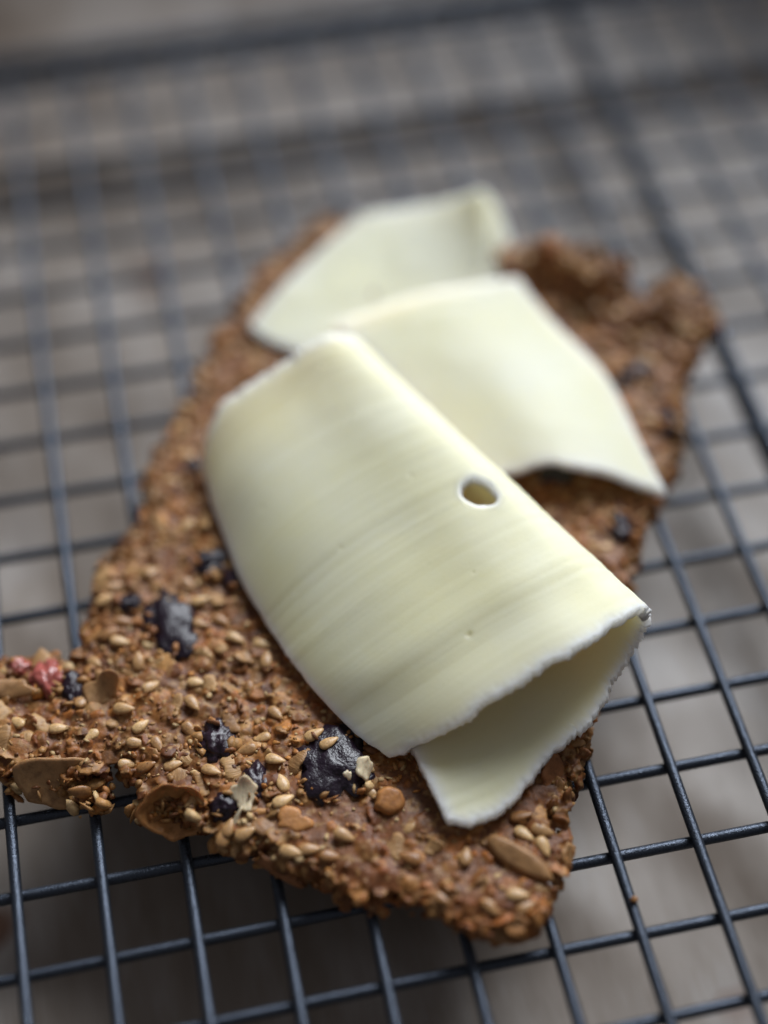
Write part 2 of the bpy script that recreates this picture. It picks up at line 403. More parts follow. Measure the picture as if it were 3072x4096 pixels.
tmp = linkmesh('dough_lumps', allV / MM, allF)
md = tmp.modifiers.new('r', 'REMESH'); md.mode = 'VOXEL'; md.voxel_size = 0.25; md.adaptivity = 0
dg = bpy.context.evaluated_depsgraph_get(); dg.update()
me = bpy.data.meshes.new_from_object(tmp.evaluated_get(dg))
nv = len(me.vertices); bv = np.zeros(nv * 3); me.vertices.foreach_get('co', bv); bv = bv.reshape(-1, 3)
nl = len(me.loops); lv = np.zeros(nl, np.int32); me.loops.foreach_get('vertex_index', lv)
bf = lv.reshape(-1, 4) if nl == 4 * len(me.polygons) else None
bpy.data.objects.remove(tmp)
bvh0 = BVHTree.FromPolygons(allV.tolist(), allF.tolist())
vid = np.fromiter((bvh0.find_nearest(p)[2] or 0 for p in bv.tolist()), np.int64, nv)
bcol = lcol[lid[vid]]
nrm = np.zeros(nv * 3); me.vertices.foreach_get('normal', nrm); nrm = nrm.reshape(-1, 3)
bv = bv + nrm * (0.07 * fbm(bv, 1 / 1.4, 3, 21) + 0.05 * vnoise(bv, 1 / .45, 31))[:, None]
bcol = bcol * (1 + 0.20 * fbm(bv, 1 / 7.0, 3, 41) + 0.22 * fbm(bv, 1 / 1.3, 3, 43))[:, None] * np.array((1.04, 1.0, .9))
spk = smooth(.25, .6, vnoise(bv, 1 / .8, 47))[:, None]; bcol = bcol * (1 - .5 * spk) + .5 * spk * np.array((.40, .24, .10))
red = smooth(0.1, 0.8, fbm(bv, 1 / 14.0, 2, 51) + 0.5 * smooth(8, -14, bv[:, 1]) * smooth(35, 60, bv[:, 0]))[:, None]
bcol = bcol * (1 - red * np.array((0.0, 0.07, 0.12)))

BASE = np.array((70.0, 50.0, 1.8))
cracker = empty('seed_cracker', BASE)
tag(cracker, 'broken brown seeded oat cracker with raisins lying across the wire rack', 'cracker')
def part(name, V, F, mt, par=None, **kw):
    return linkmesh(name, np.asarray(V) - BASE, F, mt, par or cracker, **kw)
body = part('dough', bv, bf, M_BODY, col=np.clip(bcol, 0, 1))
bpy.data.meshes.remove(me)
bvh = BVHTree.FromPolygons(bv.tolist(), bf.tolist())
def drop(x, y):
    h = bvh.ray_cast(Vector((x, y, 60)), Vector((0, 0, -1)))
    return h[0], h[1]

# --- raisins, berries, and dark blobs painting the shade of two hollows
def blob(x, y, z, a, b, c, seed, wr=0.16, ang=0.0):
    V = ICO4_V.copy(); S = V + seed * 3.7
    warp = S + 0.35 * np.stack([fbm(S, 1.3, 2, seed + q) for q in range(3)], 1)
    f1 = np.exp(-(vnoise(warp, 1.5, seed) / .16) ** 2); f2 = np.exp(-(vnoise(warp, 2.9, seed + 5) / .15) ** 2); f3 = np.exp(-(vnoise(warp, 6.5, seed + 6) / .2) ** 2)
    V = V * (1 + wr * .35 - wr * .8 * f1 - wr * .45 * f2 - wr * .16 * f3 + 0.17 * fbm(S, 0.9, 2, seed + 9))[:, None]
    V = V * np.array((a, b, c)); ca, sa = math.cos(ang), math.sin(ang)
    V = np.c_[V[:, 0] * ca - V[:, 1] * sa, V[:, 0] * sa + V[:, 1] * ca, V[:, 2]]
    return V + np.array((x, y, z)), ICO4_F
rv, rf, ro = [], [], 0
for i, (nm, x, y, a, b) in enumerate(RAISINS_HOLLOWS):
    zt = float(ztop(np.array([[x, y]]))[0])
    pk = nm == 'pink'
    V, F = blob(x, y, zt - (0.95 if not pk else 0.6), a * 1.2, b * 1.2, 2.6 if a > 2.2 else 2.1, i + 3, 0.34)
    rv.append(V); rf.append(F + ro); ro += len(V)
    part('dried_berry' if pk else 'raisin_or_hollow', V, F, M_BERRY if pk else M_RAISIN)

bvr = BVHTree.FromPolygons(np.concatenate(rv).tolist(), np.concatenate(rf).tolist())
def drop2(x, y):
    a = bvh.ray_cast(Vector((x, y, 60)), Vector((0, 0, -1))); b = bvr.ray_cast(Vector((x, y, 60)), Vector((0, 0, -1)))
    if b[0] is not None and (a[0] is None or b[0].z > a[0].z): return b[0], b[1]
    return a[0], a[1]
# --- sesame seeds
def seed_mesh(name, seed):
    nu, nw = 14, 9; V = []; F = []
    r0 = np.random.default_rng(seed)
    L, W, T = 1.62, 0.98, 0.50
    for i in range(nw):
        t = math.pi * i / (nw - 1); xx = -math.cos(t)
        w = math.sin(t) ** 0.9 * (1 - 0.36 * xx) * (0.93 + .07 * r0.random())
        for k in range(nu):
            a = 2 * math.pi * k / nu
            V.append((L * xx * (1 + (.12 if xx > .8 else 0)), W * w * math.cos(a), T * w * math.sin(a) * (1 if math.sin(a) > 0 else .8)))
    for i in range(nw - 1):
        for k in range(nu):
            F.append((i * nu + k, i * nu + (k + 1) % nu, (i + 1) * nu + (k + 1) % nu, (i + 1) * nu + k))
    me = bpy.data.meshes.new(name)
    me.from_pydata([tuple(c * MM for c in v) for v in V], [], F); me.validate()
    me.polygons.foreach_set('use_smooth', np.ones(len(me.polygons), bool)); me.materials.append(M_SESAME)
    me.update()
    return me
SM = [seed_mesh('sesame_seed', q) for q in range(4)]
def put(name, mesh, loc, nrm_, spin, scale, par=cracker):
    Fm = frames(np.array([nrm_]), np.array([spin]))[0]
    o = bpy.data.objects.new(name, mesh); scene.collection.objects.link(o); o.parent = par
    M4 = Matrix(Fm.tolist()).to_4x4()
    for i in range(3):
        for j in range(3): M4[i][j] *= scale if not isinstance(scale, tuple) else scale[j]
    M4.translation = (Vector(loc) - Vector(BASE)) * MM
    o.matrix_local = M4
    return o
SEEDS = [(23.4, 32.8, 75), (24.8, 27.8, 17), (30.9, 23.3, -72), (20.0, 24.5, -24), (22.3, 20.7, 23), (21.2, 18.2, -23), (24.4, 17.4, -76), (29.8, 18.7, -72), (22.2, 13.8, -1), (26.4, 13.2, -1), (9.5, 23.4, -12), (19.4, 15.2, -12), (19.3, 39.3, 12), (32.0, 27.2, -24), (43.6, 18.8, -65), (40.8, 15.0, 185), (38.1, 13.2, 179), (48.8, 13.2, 11), (50.8, 11.0, 10), (42.1, 10.2, -34), (42.6, 6.3, 91), (42.1, 3.1, 10), (32.1, 10.6, -44), (33.2, 0.6, 53), (35.5, -1.0, 10), (34.1, -1.9, 63), (32.3, -0.4, 53), (50.1, -4.8, -44), (41.7, -5.4, -34), (44.6, -5.6, -18), (47.4, -7.4, -23), (59.2, -10.6, 141), (67.3, -12.0, 63), (62.0, -17.5, -55), (77.1, -7.2, -12), (76.8, -10.1, -56), (79.7, -10.0, -35), (79.2, -12.6, -87), (73.3, -19.5, -23), (74.1, -21.4, 9), (68.9, -20.5, -65), (27.6, 50.3, 25), (33.4, 46.8, -73), (34.9, 42.5, 0), (43.9, 29.0, 68), (34.1, 38.2, -35), (37.7, 38.2, -46), (43.7, 32.2, -35), (19.1, 39.3, 0), (20.9, 49.2, 0), (19.2, 46.5, 12), (39.6, 34.2, -46), (20.9, 37.5, -24), (21.8, 41.4, -24)]
placed = []
for x, y, a in SEEDS:
    p, nn = drop2(x, y)
    if p is None: continue
    up = np.array(nn) * .45 + np.array((0, 0, 1)) + rng.normal(0, .10, 3)
    put('sesame_seed', SM[len(placed) % 4], (x, y, p.z + 0.2), up, math.radians(a), float(rng.uniform(.92, 1.1)))
    placed.append((x, y))
tries = scatter(2600, 0.8)
dens = np.where((tries[:, 1] < 3) & (tries[:, 0] > 38), .35, 1.0)
for (x, y), dn in zip(tries, dens):
    if len(placed) >= 215: break
    if rng.random() > dn: continue
    if min((x - a) ** 2 + (y - b) ** 2 for a, b in placed) < 5.2 ** 2: continue
    if inraisin(np.array([[x, y]]), 1.0)[0]: continue
    p, nn = drop(x, y)
    if p is None: continue
    up = np.array(nn) * .7 + np.array((0, 0, 1)) + rng.normal(0, .25, 3)
    put('sesame_seed', SM[len(placed) % 4], (x, y, p.z + float(rng.uniform(-.3, .12))), up, float(rng.uniform(0, 6.28)), float(rng.uniform(.8, 1.05)))
    placed.append((x, y))

# --- flakes: rolled oats, almond flakes, chips of nut
def flake_geo(rx, ry, th, seed, curl=(0.0, 0.0), rough=0.12, rings=7, seg=30, dish=0.0, prof=None):
    r0 = np.random.default_rng(seed); ph = r0.uniform(0, 6.28, 6); am = r0.uniform(.3, 1, 6) * rough
    V = []
    for side in (1, -1):
        for i in range(rings + 1):
            f = i / rings
            for k in range(seg):
                a = 2 * math.pi * k / seg
                R = f * (1 + sum(am[q] / (1 + .6 * q) * math.sin((q + 2) * a + ph[q]) for q in range(6)) * f)
                if prof: R *= float(np.interp(k / seg * len(prof), range(len(prof) + 1), list(prof) + [prof[0]]))
                x, y = rx * R * math.cos(a), ry * R * math.sin(a)
                z = curl[0] * (x / rx) ** 2 + curl[1] * (y / ry) ** 2 + dish * f ** 3
                e = math.sqrt(max(0, 1 - f ** 6))
                z += side * th * .5 * (.25 + .75 * e) if i < rings else side * th * .12
                V.append((x, y, z))
    V = np.array(V)
    V[:, 2] += 0.10 * min(rx, ry) * 0.35 * fbm(V * np.array((1, 1, 0)) + seed * 7.1, 1.6 / min(rx, ry), 2, seed)
    F = []; h = (rings + 1) * seg
    for i in range(rings):
        for k in range(seg):
            a, b = i * seg + k, i * seg + (k + 1) % seg
            F.append((a, a + seg, b + seg, b)); F.append((h + a, h + b, h + b + seg, h + a + seg))
    for k in range(seg):
        a, b = rings * seg + k, rings * seg + (k + 1) % seg
        F.append((a, h + a, h + b, b))
    return V, F
def flake_mesh(name, mt, *args, **kw):
    V, F = flake_geo(*args, **kw)
    me = bpy.data.meshes.new(name); me.from_pydata([tuple(c * MM for c in v) for v in V.tolist()], [], F); me.validate()
    me.polygons.foreach_set('use_smooth', np.ones(len(me.polygons), bool)); me.materials.append(mt); me.update()
    return me
OATS = [flake_mesh('oat_flake', M_OAT, 2.3 * q, 1.7 * q, .5, 60 + i, (cu, -.3), .22, 5, 22) for i, (q, cu) in enumerate(((1, .4), (1.15, -.5), (.8, .6), (.95, .2), (.7, -.3)))]
op = []
for x, y in scatter(1500, 0.6):
    if len(op) >= 240: break
    if op and min((x - a) ** 2 + (y - b) ** 2 for a, b in op) < 3.6 ** 2: continue
    if placed and min((x - a) ** 2 + (y - b) ** 2 for a, b in placed) < 2.0 ** 2: continue
    if inraisin(np.array([[x, y]]), 1.0)[0]: continue
    if y < 2 and x > 38 and rng.random() < .5: continue
    p, nn = drop(x, y)
    if p is None: continue
    up = np.array(nn) * .5 + np.array((0, 0, 1)) + rng.normal(0, .30, 3)
    put('oat_flake', OATS[int(rng.integers(5))], (x, y, p.z + float(rng.uniform(-.3, .12))), up, float(rng.uniform(0, 6.28)), float(rng.uniform(.75, 1.1)))
    op.append((x, y))
for q in range(48):                                        # flakes sticking out of the broken edge
    u_ = rng.uniform(0, cum[-1]); k_ = int(np.searchsorted(cum, u_, 'right') - 1)
    e_ = OUTLINE[k_] + seg[k_] * (u_ - cum[k_]) / sl[k_]
    n_ = np.array((seg[k_][1], -seg[k_][0])) / sl[k_]
    if inside(np.array([e_ + n_ * .4]))[0]: n_ = -n_
    z_ = float(ztop(np.array([e_ - n_]))[0]) - rng.uniform(.6, 3.6)
    put('oat_flake', OATS[int(rng.integers(5))], (e_[0] - n_[0] * .5, e_[1] - n_[1] * .5, z_), np.array((n_[0], n_[1], 1.0)) * rng.uniform(.2, 1, 3) + rng.normal(0, .3, 3), float(rng.uniform(0, 6.28)), float(rng.uniform(.6, 1.05)))
# pieces that stand out one by one
put('almond_flake', flake_mesh('almond_flake', M_ALMOND, 7.6, 5.0, .9, 5, (-.9, .5), .05, 9, 56, 0.5, (1.0, 1.02, .98, .9, .86, .95, 1.05, 1.12, .98, .82, .9, .72, .80, .78, .92, .9)), (8.6, 15.6, 3.9), (0.16, -0.80, 0.62), math.radians(-24), 1.0)
put('nut_flake', flake_mesh('nut_flake', M_NUT, 5.6, 4.9, 1.0, 8, (.6, .2), .07, 9, 64, 2.2, (.95, .8, .92, 1.0, .9, 1.05, 1.0, .93, 1.08, 1.0, .96, .84, 1.0, .9, .97, .85)), (25.6, 7.2, 4.9), (0.05, -0.80, 0.62), math.radians(-20), 1.0)
put('oat_flake', flake_mesh('pale_oat_flake', M_OATPALE, 2.6, 2.3, .7, 12, (.7, -.6), .05, 9, 48, 0.0, (1.0, .92, .7, .95, 1.05, .98, .72, .9, 1.0, 1.1, .85, .95, .8, 1.0, .9, .95)), (36.5, 5.3, 8.3), (0.05, -0.55, 0.83), math.radians(70), 1.0)['label'] = 'pale cream oat flake standing up on the cracker'
put('oat_flake', flake_mesh('pale_oat_flake', M_OATPALE, 1.9, 1.5, .5, 13, (.4, -.3), .16, 6, 28), (55.4, 5.2, 8.9), (0.5, -0.5, 0.7), 0.8, 1.0)
put('oat_flake', flake_mesh('pale_oat_flake', M_OATPALE, .7, .6, .6, 14, (.0, .0), .3, 5, 18), (52.6, 4.6, 9.0), (0.1, -0.6, 0.8), 0.8, 1.0)
put('nut_chunk', flake_mesh('nut_chunk', M_NUT, 2.5, 2.1, 2.6, 15, (0, 0), .10, 7, 30), (58.1, -0.4, 7.4), (0.1, -0.3, 0.95), 0.4, 1.0)
put('nut_chunk', flake_mesh('nut_chunk', M_NUT, 2.8, 1.9, 1.4, 16, (0, 0), .25, 7, 30), (43.1, -0.3, 7.0), (0, -0.2, 1), -0.3, 1.0)
put('almond_sliver', flake_mesh('almond_sliver', M_ALMOND, 6.0, 1.7, 1.8, 17, (-.3, 0), .08, 7, 36), (75.0, -13.9, 7.6), (-0.2, -0.3, 0.95), math.radians(-53), 1.0)
put('almond_sliver', flake_mesh('almond_sliver', M_ALMOND, 4.4, 1.4, 1.6, 18, (-.2, 0), .10, 7, 36), (70.4, -23.6, 3.7), (0.1, -0.75, 0.65), math.radians(-24), 1.0)
put('toasted_flake', flake_mesh('toasted_flake', M_TOAST, 4.2, 2.7, .9, 19, (.3, .2), .2, 7, 34), (84.0, -1.2, 6.4), (0.45, -0.65, 0.6), math.radians(-80), 1.0)
put('toasted_flake', flake_mesh('toasted_flake', M_ALMOND, 2.6, 1.3, .8, 20, (.2, .1), .25, 6, 28), (84.0, -5.6, 4.6), (0.5, -0.7, 0.5), math.radians(-75), 1.0)
put('toasted_flake', flake_mesh('toasted_flake', M_ALMOND, 2.3, 1.4, .7, 23, (.2, .1), .25, 6, 28), (82.6, -14.2, 5.6), (0.6, -0.5, 0.5), math.radians(60), 1.0)
put('almond_sliver', flake_mesh('almond_sliver', M_TOAST, 4.6, 1.3, 1.3, 21, (.2, 0), .12, 7, 34), (40.2, -6.6, 3.9), (-0.35, -0.75, 0.5), math.radians(-44), 1.0)
put('nut_flake', flake_mesh('nut_flake', M_ALMOND, 2.9, 2.6, .7, 22, (1.0, -.3), .22, 7, 34), (17.2, 29.0, 7.9), (-0.15, -0.55, 0.8), math.radians(40), 1.0)
put('nut_flake', flake_mesh('nut_flake', M_ALMOND, 3.2, 2.0, .7, 24, (.5, -.3), .22, 7, 34), (2.6, 32.2, 7.6), (0, -0.35, 0.9), math.radians(-15), 1.0)
put('sesame_seed', SM[0], (11.6, 12.7, 5.0), (0.2, -0.8, 0.6), math.radians(150), 1.15)
put('sesame_seed', SM[1], (27.6, 6.0, 5.2), (0.1, -0.8, 0.6), math.radians(-30), 1.15)
put('husk_splinter', flake_mesh('husk_splinter', M_OATPALE, 2.8, .45, .4, 25, (.3, 0), .2, 5, 20), (33.9, 0.9, 6.4), (0.2, -0.6, 0.75), math.radians(48), 1.0)

# --- fine bran shards and crumbs, too many to count
bp = scatter(5200, 0.0); bp = bp[rng.random(len(bp)) < np.where((bp[:, 1] < 2) & (bp[:, 0] > 40), .3, 1.0)]; bp = bp[~inraisin(bp, .95) | (rng.random(len(bp)) < .08)]
loc = []; nor = []
for x, y in bp:
    p, nn = drop(x, y)
    if p is None: continue
    loc.append((x, y, p.z)); nor.append(tuple(nn))
loc = np.array(loc); nor = np.array(nor) * .5 + np.array((0, 0, .8)) + rng.normal(0, .33, (len(loc), 3)); nor[:, 2] = np.abs(nor[:, 2]) + .1
shr = rng.uniform(.18, .85, (len(loc), 1)) ** 1.2 * np.c_[np.ones(len(loc)), rng.uniform(.35, .9, len(loc)), rng.uniform(.12, .3, len(loc))]
V, F = lumps(loc + np.array((0, 0, .05)), shr, nor, rng.uniform(0, 6.3, len(loc)), 0.2)
shp = np.array([(0.40, 0.21, 0.075), (0.55, 0.37, 0.18), (0.34, 0.145, 0.045), (0.20, 0.08, 0.03), (0.50, 0.21, 0.05)])
sc = np.repeat(.82 * shp[rng.choice(5, len(loc), p=[.35, .2, .2, .17, .08])] * rng.uniform(.8, 1.15, (len(loc), 1)), len(ICO_V), 0)
cl = []
def cluster(n, c, sd):
    cl.append(np.array(c) + rng.normal(0, 1, (n, 3)) * np.array(sd))
cluster(60, (13.2, 12.3, 3.2), (1.5, 1.2, .8)); cluster(40, (3.5, 17.2, 2.6), (1.8, .8, .8)); cluster(26, (8.5, 15.2, 4.6), (2.6, .6, .8))
cluster(46, (20.9, 8.6, 2.8), (.9, 1.0, .7)); cluster(50, (25.2, 6.3, 5.0), (2.0, .7, 1.0)); cluster(30, (29.5, 5.6, 5.2), (1.2, 1.0, 1.0))
cluster(24, (84.2, -3.6, 5.0), (.9, 1.6, .9))
for _, x, y, a, b in RAISINS_HOLLOWS:
    nk = int(2.2 * (a + b)); th = rng.uniform(0, 6.28, nk); k_ = rng.uniform(.8, 1.15, nk)
    px_, py_ = x + a * k_ * np.cos(th), y + b * k_ * np.sin(th)
    cl.append(np.c_[px_, py_, ztop(np.c_[px_, py_]) + 0.9 * np.sqrt(np.clip(1.25 - k_ ** 2, 0, 1)) + .1])
cl = np.concatenate(cl)
cv, cf = lumps(cl, rng.uniform(.35, 1.5, (len(cl), 1)) ** 1.3 * np.c_[np.ones(len(cl)), rng.uniform(.45, .9, len(cl)), rng.uniform(.15, .45, len(cl))], rng.normal(0, 1, (len(cl), 3)) + np.array((0, -.4, .8)), rng.uniform(0, 6.3, len(cl)), .18)
F = np.concatenate([F, cf + len(V)]); V = np.concatenate([V, cv])
sc = np.concatenate([sc, np.repeat(shp[rng.choice(5, len(cl), p=[.38, .1, .27, .17, .08])] * rng.uniform(.75, 1.1, (len(cl), 1)), len(ICO_V), 0)])
bran = part('bran_crumbs', V, F, M_BODY, col=sc); bran['kind'] = 'stuff'

# ------------------------------------------------------------------ cheese
def resample(P, n):
    P = np.asarray(P, float); m = len(P)
    d = np.r_[0, np.cumsum(np.linalg.norm(np.diff(P, axis=0), axis=1))]; d /= d[-1]
    # natural cubic spline through the points
    h = np.diff(d); A = np.zeros((m, m)); R = np.zeros((m, 3)); A[0, 0] = A[-1, -1] = 1
    for i in range(1, m - 1):
        A[i, i - 1] = h[i - 1]; A[i, i] = 2 * (h[i - 1] + h[i]); A[i, i + 1] = h[i]
        R[i] = 6 * ((P[i + 1] - P[i]) / h[i] - (P[i] - P[i - 1]) / h[i - 1])
    Mm = np.linalg.solve(A, R)
    t = np.atleast_1d(n) if not np.isscalar(n) else np.linspace(0, 1, n)
    k = np.clip(np.searchsorted(d, t, 'right') - 1, 0, m - 2)
    a = (d[k + 1] - t)[:, None]; b = (t - d[k])[:, None]; hh = h[k][:, None]
    return (Mm[k] * a ** 3 + Mm[k + 1] * b ** 3) / (6 * hh) + (P[k] / hh - Mm[k] * hh / 6) * a + (P[k + 1] / hh - Mm[k + 1] * hh / 6) * b

def slab(name, S, valid, thick, inward, edge_tint, normal=None, rimnoise=0.14):
    """S (nv,nu,3) outer surface, valid (nv-1,nu-1) quads kept; gives a solid slice"""
    nv_, nu_, _ = S.shape
    du = np.gradient(S, axis=1); dv = np.gradient(S, axis=0)
    n = np.cross(du, dv); n /= np.linalg.norm(n, axis=2, keepdims=True) + 1e-12
    if normal is not None: n = normal
    n = n * inward
    I = S + n * (thick[..., None] if not np.isscalar(thick) else thick)
    idx = np.arange(nv_ * nu_).reshape(nv_, nu_)
    q = np.stack([idx[:-1, :-1], idx[:-1, 1:], idx[1:, 1:], idx[1:, :-1]], -1)[valid]
    if inward > 0: qo = q[:, ::-1]
    else: qo = q
    off = nv_ * nu_
    E = np.concatenate([qo[:, [0, 1]], qo[:, [1, 2]], qo[:, [2, 3]], qo[:, [3, 0]]])
    key = np.sort(E, 1); kk = key[:, 0].astype(np.int64) * off + key[:, 1]
    un, inv, cnt = np.unique(kk, return_inverse=True, return_counts=True)
    bd = E[cnt[inv] == 1]
    V = [S.reshape(-1, 3), I.reshape(-1, 3)]
    bverts = np.unique(bd); mp = np.full(off, -1); mp[bverts] = np.arange(len(bverts))
    nb = len(bverts); O = S.reshape(-1, 3)[bverts]; In = I.reshape(-1, 3)[bverts]
    cen = np.zeros((off, 3)); c0 = np.zeros(off)
    # outward direction at the rim: away from the mean of neighbouring kept quads
    qc = S.reshape(-1, 3)[qo].mean(1)
    for kx in range(4):
        np.add.at(cen, qo[:, kx], qc); np.add.at(c0, qo[:, kx], 1)
    outd = O - cen[bverts] / c0[bverts][:, None]; outd /= np.linalg.norm(outd, axis=1, keepdims=True) + 1e-9
    rings = []
    for w in (.25, .5, .75):
        Pm = O * (1 - w) + In * w
        rings.append(Pm + outd * (0.10 * math.sin(math.pi * w) + rimnoise * fbm(Pm * 1.0, 1 / .55, 2, int(w * 100)))[:, None])
    V += rings; V = np.concatenate(V)
    layers = [bverts] + [2 * off + r * nb + np.arange(nb) for r in range(3)] + [off + bverts]
    Fr = []
    a, b = mp[bd[:, 0]], mp[bd[:, 1]]
    for r in range(4):
        Fr.append(np.stack([layers[r][b], layers[r][a], layers[r + 1][a], layers[r + 1][b]], 1))
    F = np.concatenate([qo, qo[:, ::-1] + off] + Fr)
    tint = np.zeros(len(V)); tint[:off] = edge_tint.ravel(); tint[off:2 * off] = edge_tint.ravel(); tint[2 * off:] = 1
    used = np.unique(F); re = np.full(len(V), -1); re[used] = np.arange(len(used))
    return V[used], re[F], np.repeat(tint[used][:, None], 3, 1)

# --- the curled front slice
AX = np.array((-0.5291, 0.8486, 0.0)); BX = np.array((0.8486, 0.5291, 0.0)); B0 = np.array((67.5, -6.42, 0.0))
NEAR = [(-1.4, -2.4, 8.2), (-4.0, 9.2, 8.3), (-3.1, 19.3, 9.5), (-3.6, 25.1, 10.4), (-2.3, 32.9, 11.5), (-0.6, 41.6, 16.0), (-0.4, 43.4, 19.0), (0.3, 42.6, 21.5), (1.2, 35.0, 24.0), (2.3, 27.8, 24.0), (4.6, 20.1, 22.0), (6.9, 12.4, 18.9), (10.1, 5.6, 14.6), (15.0, -1.2, 9.0)]
FAR = [(72, 24, 11.2), (71, 30, 11.2), (71, 36, 11.4), (71, 41, 12), (71.5, 45.5, 13.5), (72.5, 49, 16.5), (73.5, 50.2, 19), (74, 49.8, 21.5), (75, 47.8, 24), (77.3, 43.8, 24.8), (79.5, 38.8, 23), (81.5, 33.2, 20.2), (84.0, 25.2, 16.6), (82.8, 18.3, 10)]
CW, CL = 101.0, 75.0
HOLE = (58.6, 31.9, 2.9, 3.2)          # s mm, t mm, radii
def curl_surface(s, t):
    """s in 0..1 round the roll, t in 0..1 from near end to far end"""
    n0 = resample(NEAR, s.ravel()).reshape(s.shape + (3,)); f0 = resample(FAR, s.ravel()).reshape(s.shape + (3,))
    p = n0 * (1 - t[..., None]) + f0 * t[..., None]
    w = smooth(.68, 1.0, s) * np.sin(np.pi * np.clip(t, 0, 1)) ** 0.9
    p[..., 1] -= 5.6 * w
    # creases and broad waves of the slice
    p[..., 2] += 0.35 * np.exp(-((t - .20 - .04 * (s - .7)) / .045) ** 2) * smooth(.5, .62, s) * smooth(1.0, .9, s)
    p[..., 2] += -0.2 * np.exp(-((t - .12) / .05) ** 2) * smooth(.5, .62, s) * smooth(1.02, .9, s)
    p[..., 2] += 0.35 * np.sin(t * 9 + 2 * s) * smooth(.5, .7, s) * smooth(1.0, .8, s)
    return B0 + p[..., :1] * AX + p[..., 1:2] * BX + p[..., 2:3] * np.array((0, 0, 1.0))
#ENDCURL
def jag(x, seed, teeth=0.0, pitch=1.1):
    P = np.c_[x, x * 0 + seed, x * 0]
    j = 0.35 * fbm(P, 1 / 4.0, 2, seed) + 0.22 * fbm(P, 1 / 1.0, 2, seed + 7)
    saw = np.mod(x / pitch + 0.8 * vnoise(P, 1 / 2.3, seed + 3), 1.0)
    return j + teeth * saw * (0.25 + 1.1 * np.abs(vnoise(P, 1 / 1.7, seed + 4)))
nu, nw = 460, 260
su = np.linspace(0, 1, nu); tv = np.linspace(0, 1, nw)
t0 = (1.8 * (1 - smooth(0, .04, su)) ** 2 + jag(su * CW, 3, 0.75 * smooth(.18, .3, su) * smooth(.56, .5, su) + .12) + .2) / CL
t1 = 1 - (jag(su * CW, 8, 1.3 * smooth(.52, .65, su) + .1, 2.1) + .2 + 3.0 * smooth(.93, 1.0, su) ** 2) / CL
tw = tv + 0.0
Sg, Tg = np.meshgrid(su, tw)
Tg = t0[None, :] + (t1 - t0)[None, :] * Tg
# side edges of the slice
e0 = (jag(tv * CL, 12) * .8) / CW; e1 = (jag(tv * CL, 15) * .5 + 1.2 * smooth(.10, 0, tv)) / CW
Sg = (e0[:, None] + (1 - e1 - e0)[:, None] * Sg)
Sg = np.clip(Sg, 0, 1)
hs, ht, hr, hq = HOLE
ds, dt = (Sg * CW - hs), (Tg * CL - ht)
ang = np.arctan2(dt / hq, ds / hr)
rr = np.sqrt((ds / hr) ** 2 + (dt / hq) ** 2); rb = 1 + 0.05 * np.sin(3 * ang + 1) + .02 * np.sin(7 * ang)
g = rr / rb
gq = 0.25 * (g[:-1, :-1] + g[1:, :-1] + g[1:, 1:] + g[:-1, 1:])
valid = gq > 1.0
inv = np.zeros(g.shape, bool); okv = np.zeros(g.shape, bool)
for a in (0, 1):
    for b in (0, 1):
        inv[a:nw - 1 + a, b:nu - 1 + b] |= ~valid; okv[a:nw - 1 + a, b:nu - 1 + b] |= valid
near1 = inv & okv                                         # vertices on the lip of the hole
fac = np.where(near1, 1 / np.maximum(g, 1e-6), 1.0)
Sg = np.where(near1, (hs + ds * fac) / CW, Sg); Tg = np.where(near1, (ht + dt * fac) / CL, Tg)
S = curl_surface(Sg, Tg)
tmm = Tg * CL; smm = Sg * CW
# slicer marks run round the roll, each at its own distance along the slice
gp = np.stack([tmm.ravel() + 1.6 * np.sin(smm.ravel() / 18), smm.ravel() * 0.02, tmm.ravel() * 0], 1)
gro = 0.10 * vnoise(gp, 1 / 2.6, 71) + 0.055 * vnoise(gp, 1 / 1.1, 72) + 0.035 * vnoise(gp, 1 / .5, 73)
gmask = 0.6 + 0.4 * smooth(-.3, .4, vnoise(np.stack([tmm.ravel(), smm.ravel() * .25, tmm.ravel() * 0], 1), 1 / 9.0, 75))
und = 0.25 * vnoise(np.stack([tmm.ravel(), smm.ravel(), tmm.ravel() * 0], 1), 1 / 11.0, 77)
pits = 0
for ps, pt, pr, pd in ((77, 11.5, .5, .35), (66, 41, .35, .2), (83, 37, .3, .25), (70, 20, .25, .2), (90, 52, .4, .25), (62, 55, .3, .2)):
    pits = pits - pd * np.exp(-(((smm.ravel() - ps) / pr) ** 2 + ((tmm.ravel() - pt) / (pr * .7)) ** 2))
lip = 0.22 * np.exp(-((g.ravel() - 1.15) / .13) ** 2)
eps = 2e-3
nn = np.cross(curl_surface(np.clip(Sg + eps, 0, 1), Tg) - curl_surface(np.clip(Sg - eps, 0, 1), Tg), curl_surface(Sg, Tg + eps) - curl_surface(Sg, Tg - eps))
nn /= np.linalg.norm(nn, axis=2, keepdims=True)
sgn = 1.0 if nn[nw // 2, int(nu * .72), 2] > 0 else -1.0
S = S + nn * sgn * (.8 * gro * gmask * (1 + 1.2 * tmm.ravel() / CL) + und + lip + pits).reshape(nw, nu, 1)
edn = np.minimum((Tg - t0[None]) * CL, (t1[None] - Tg) * CL)
S = S - nn * sgn * (0.16 * fbm(S.reshape(-1, 3), 1 / .9, 3, 91).reshape(nw, nu) * np.exp(-np.clip(edn, 0, 9) / .9))[..., None]
ed = np.minimum(np.minimum((Tg - t0[None]) * CL, (t1[None] - Tg) * CL), np.minimum(Sg - 0, 1 - Sg) * CW)
band = np.where(Sg < .5, 1.2, 1.2)
tint = np.maximum(0.85 * np.exp(-(np.clip(ed, 0, 9) / band) ** 1.5), 0.9 * np.exp(-np.clip(g - 1, 0, 9) / .12))
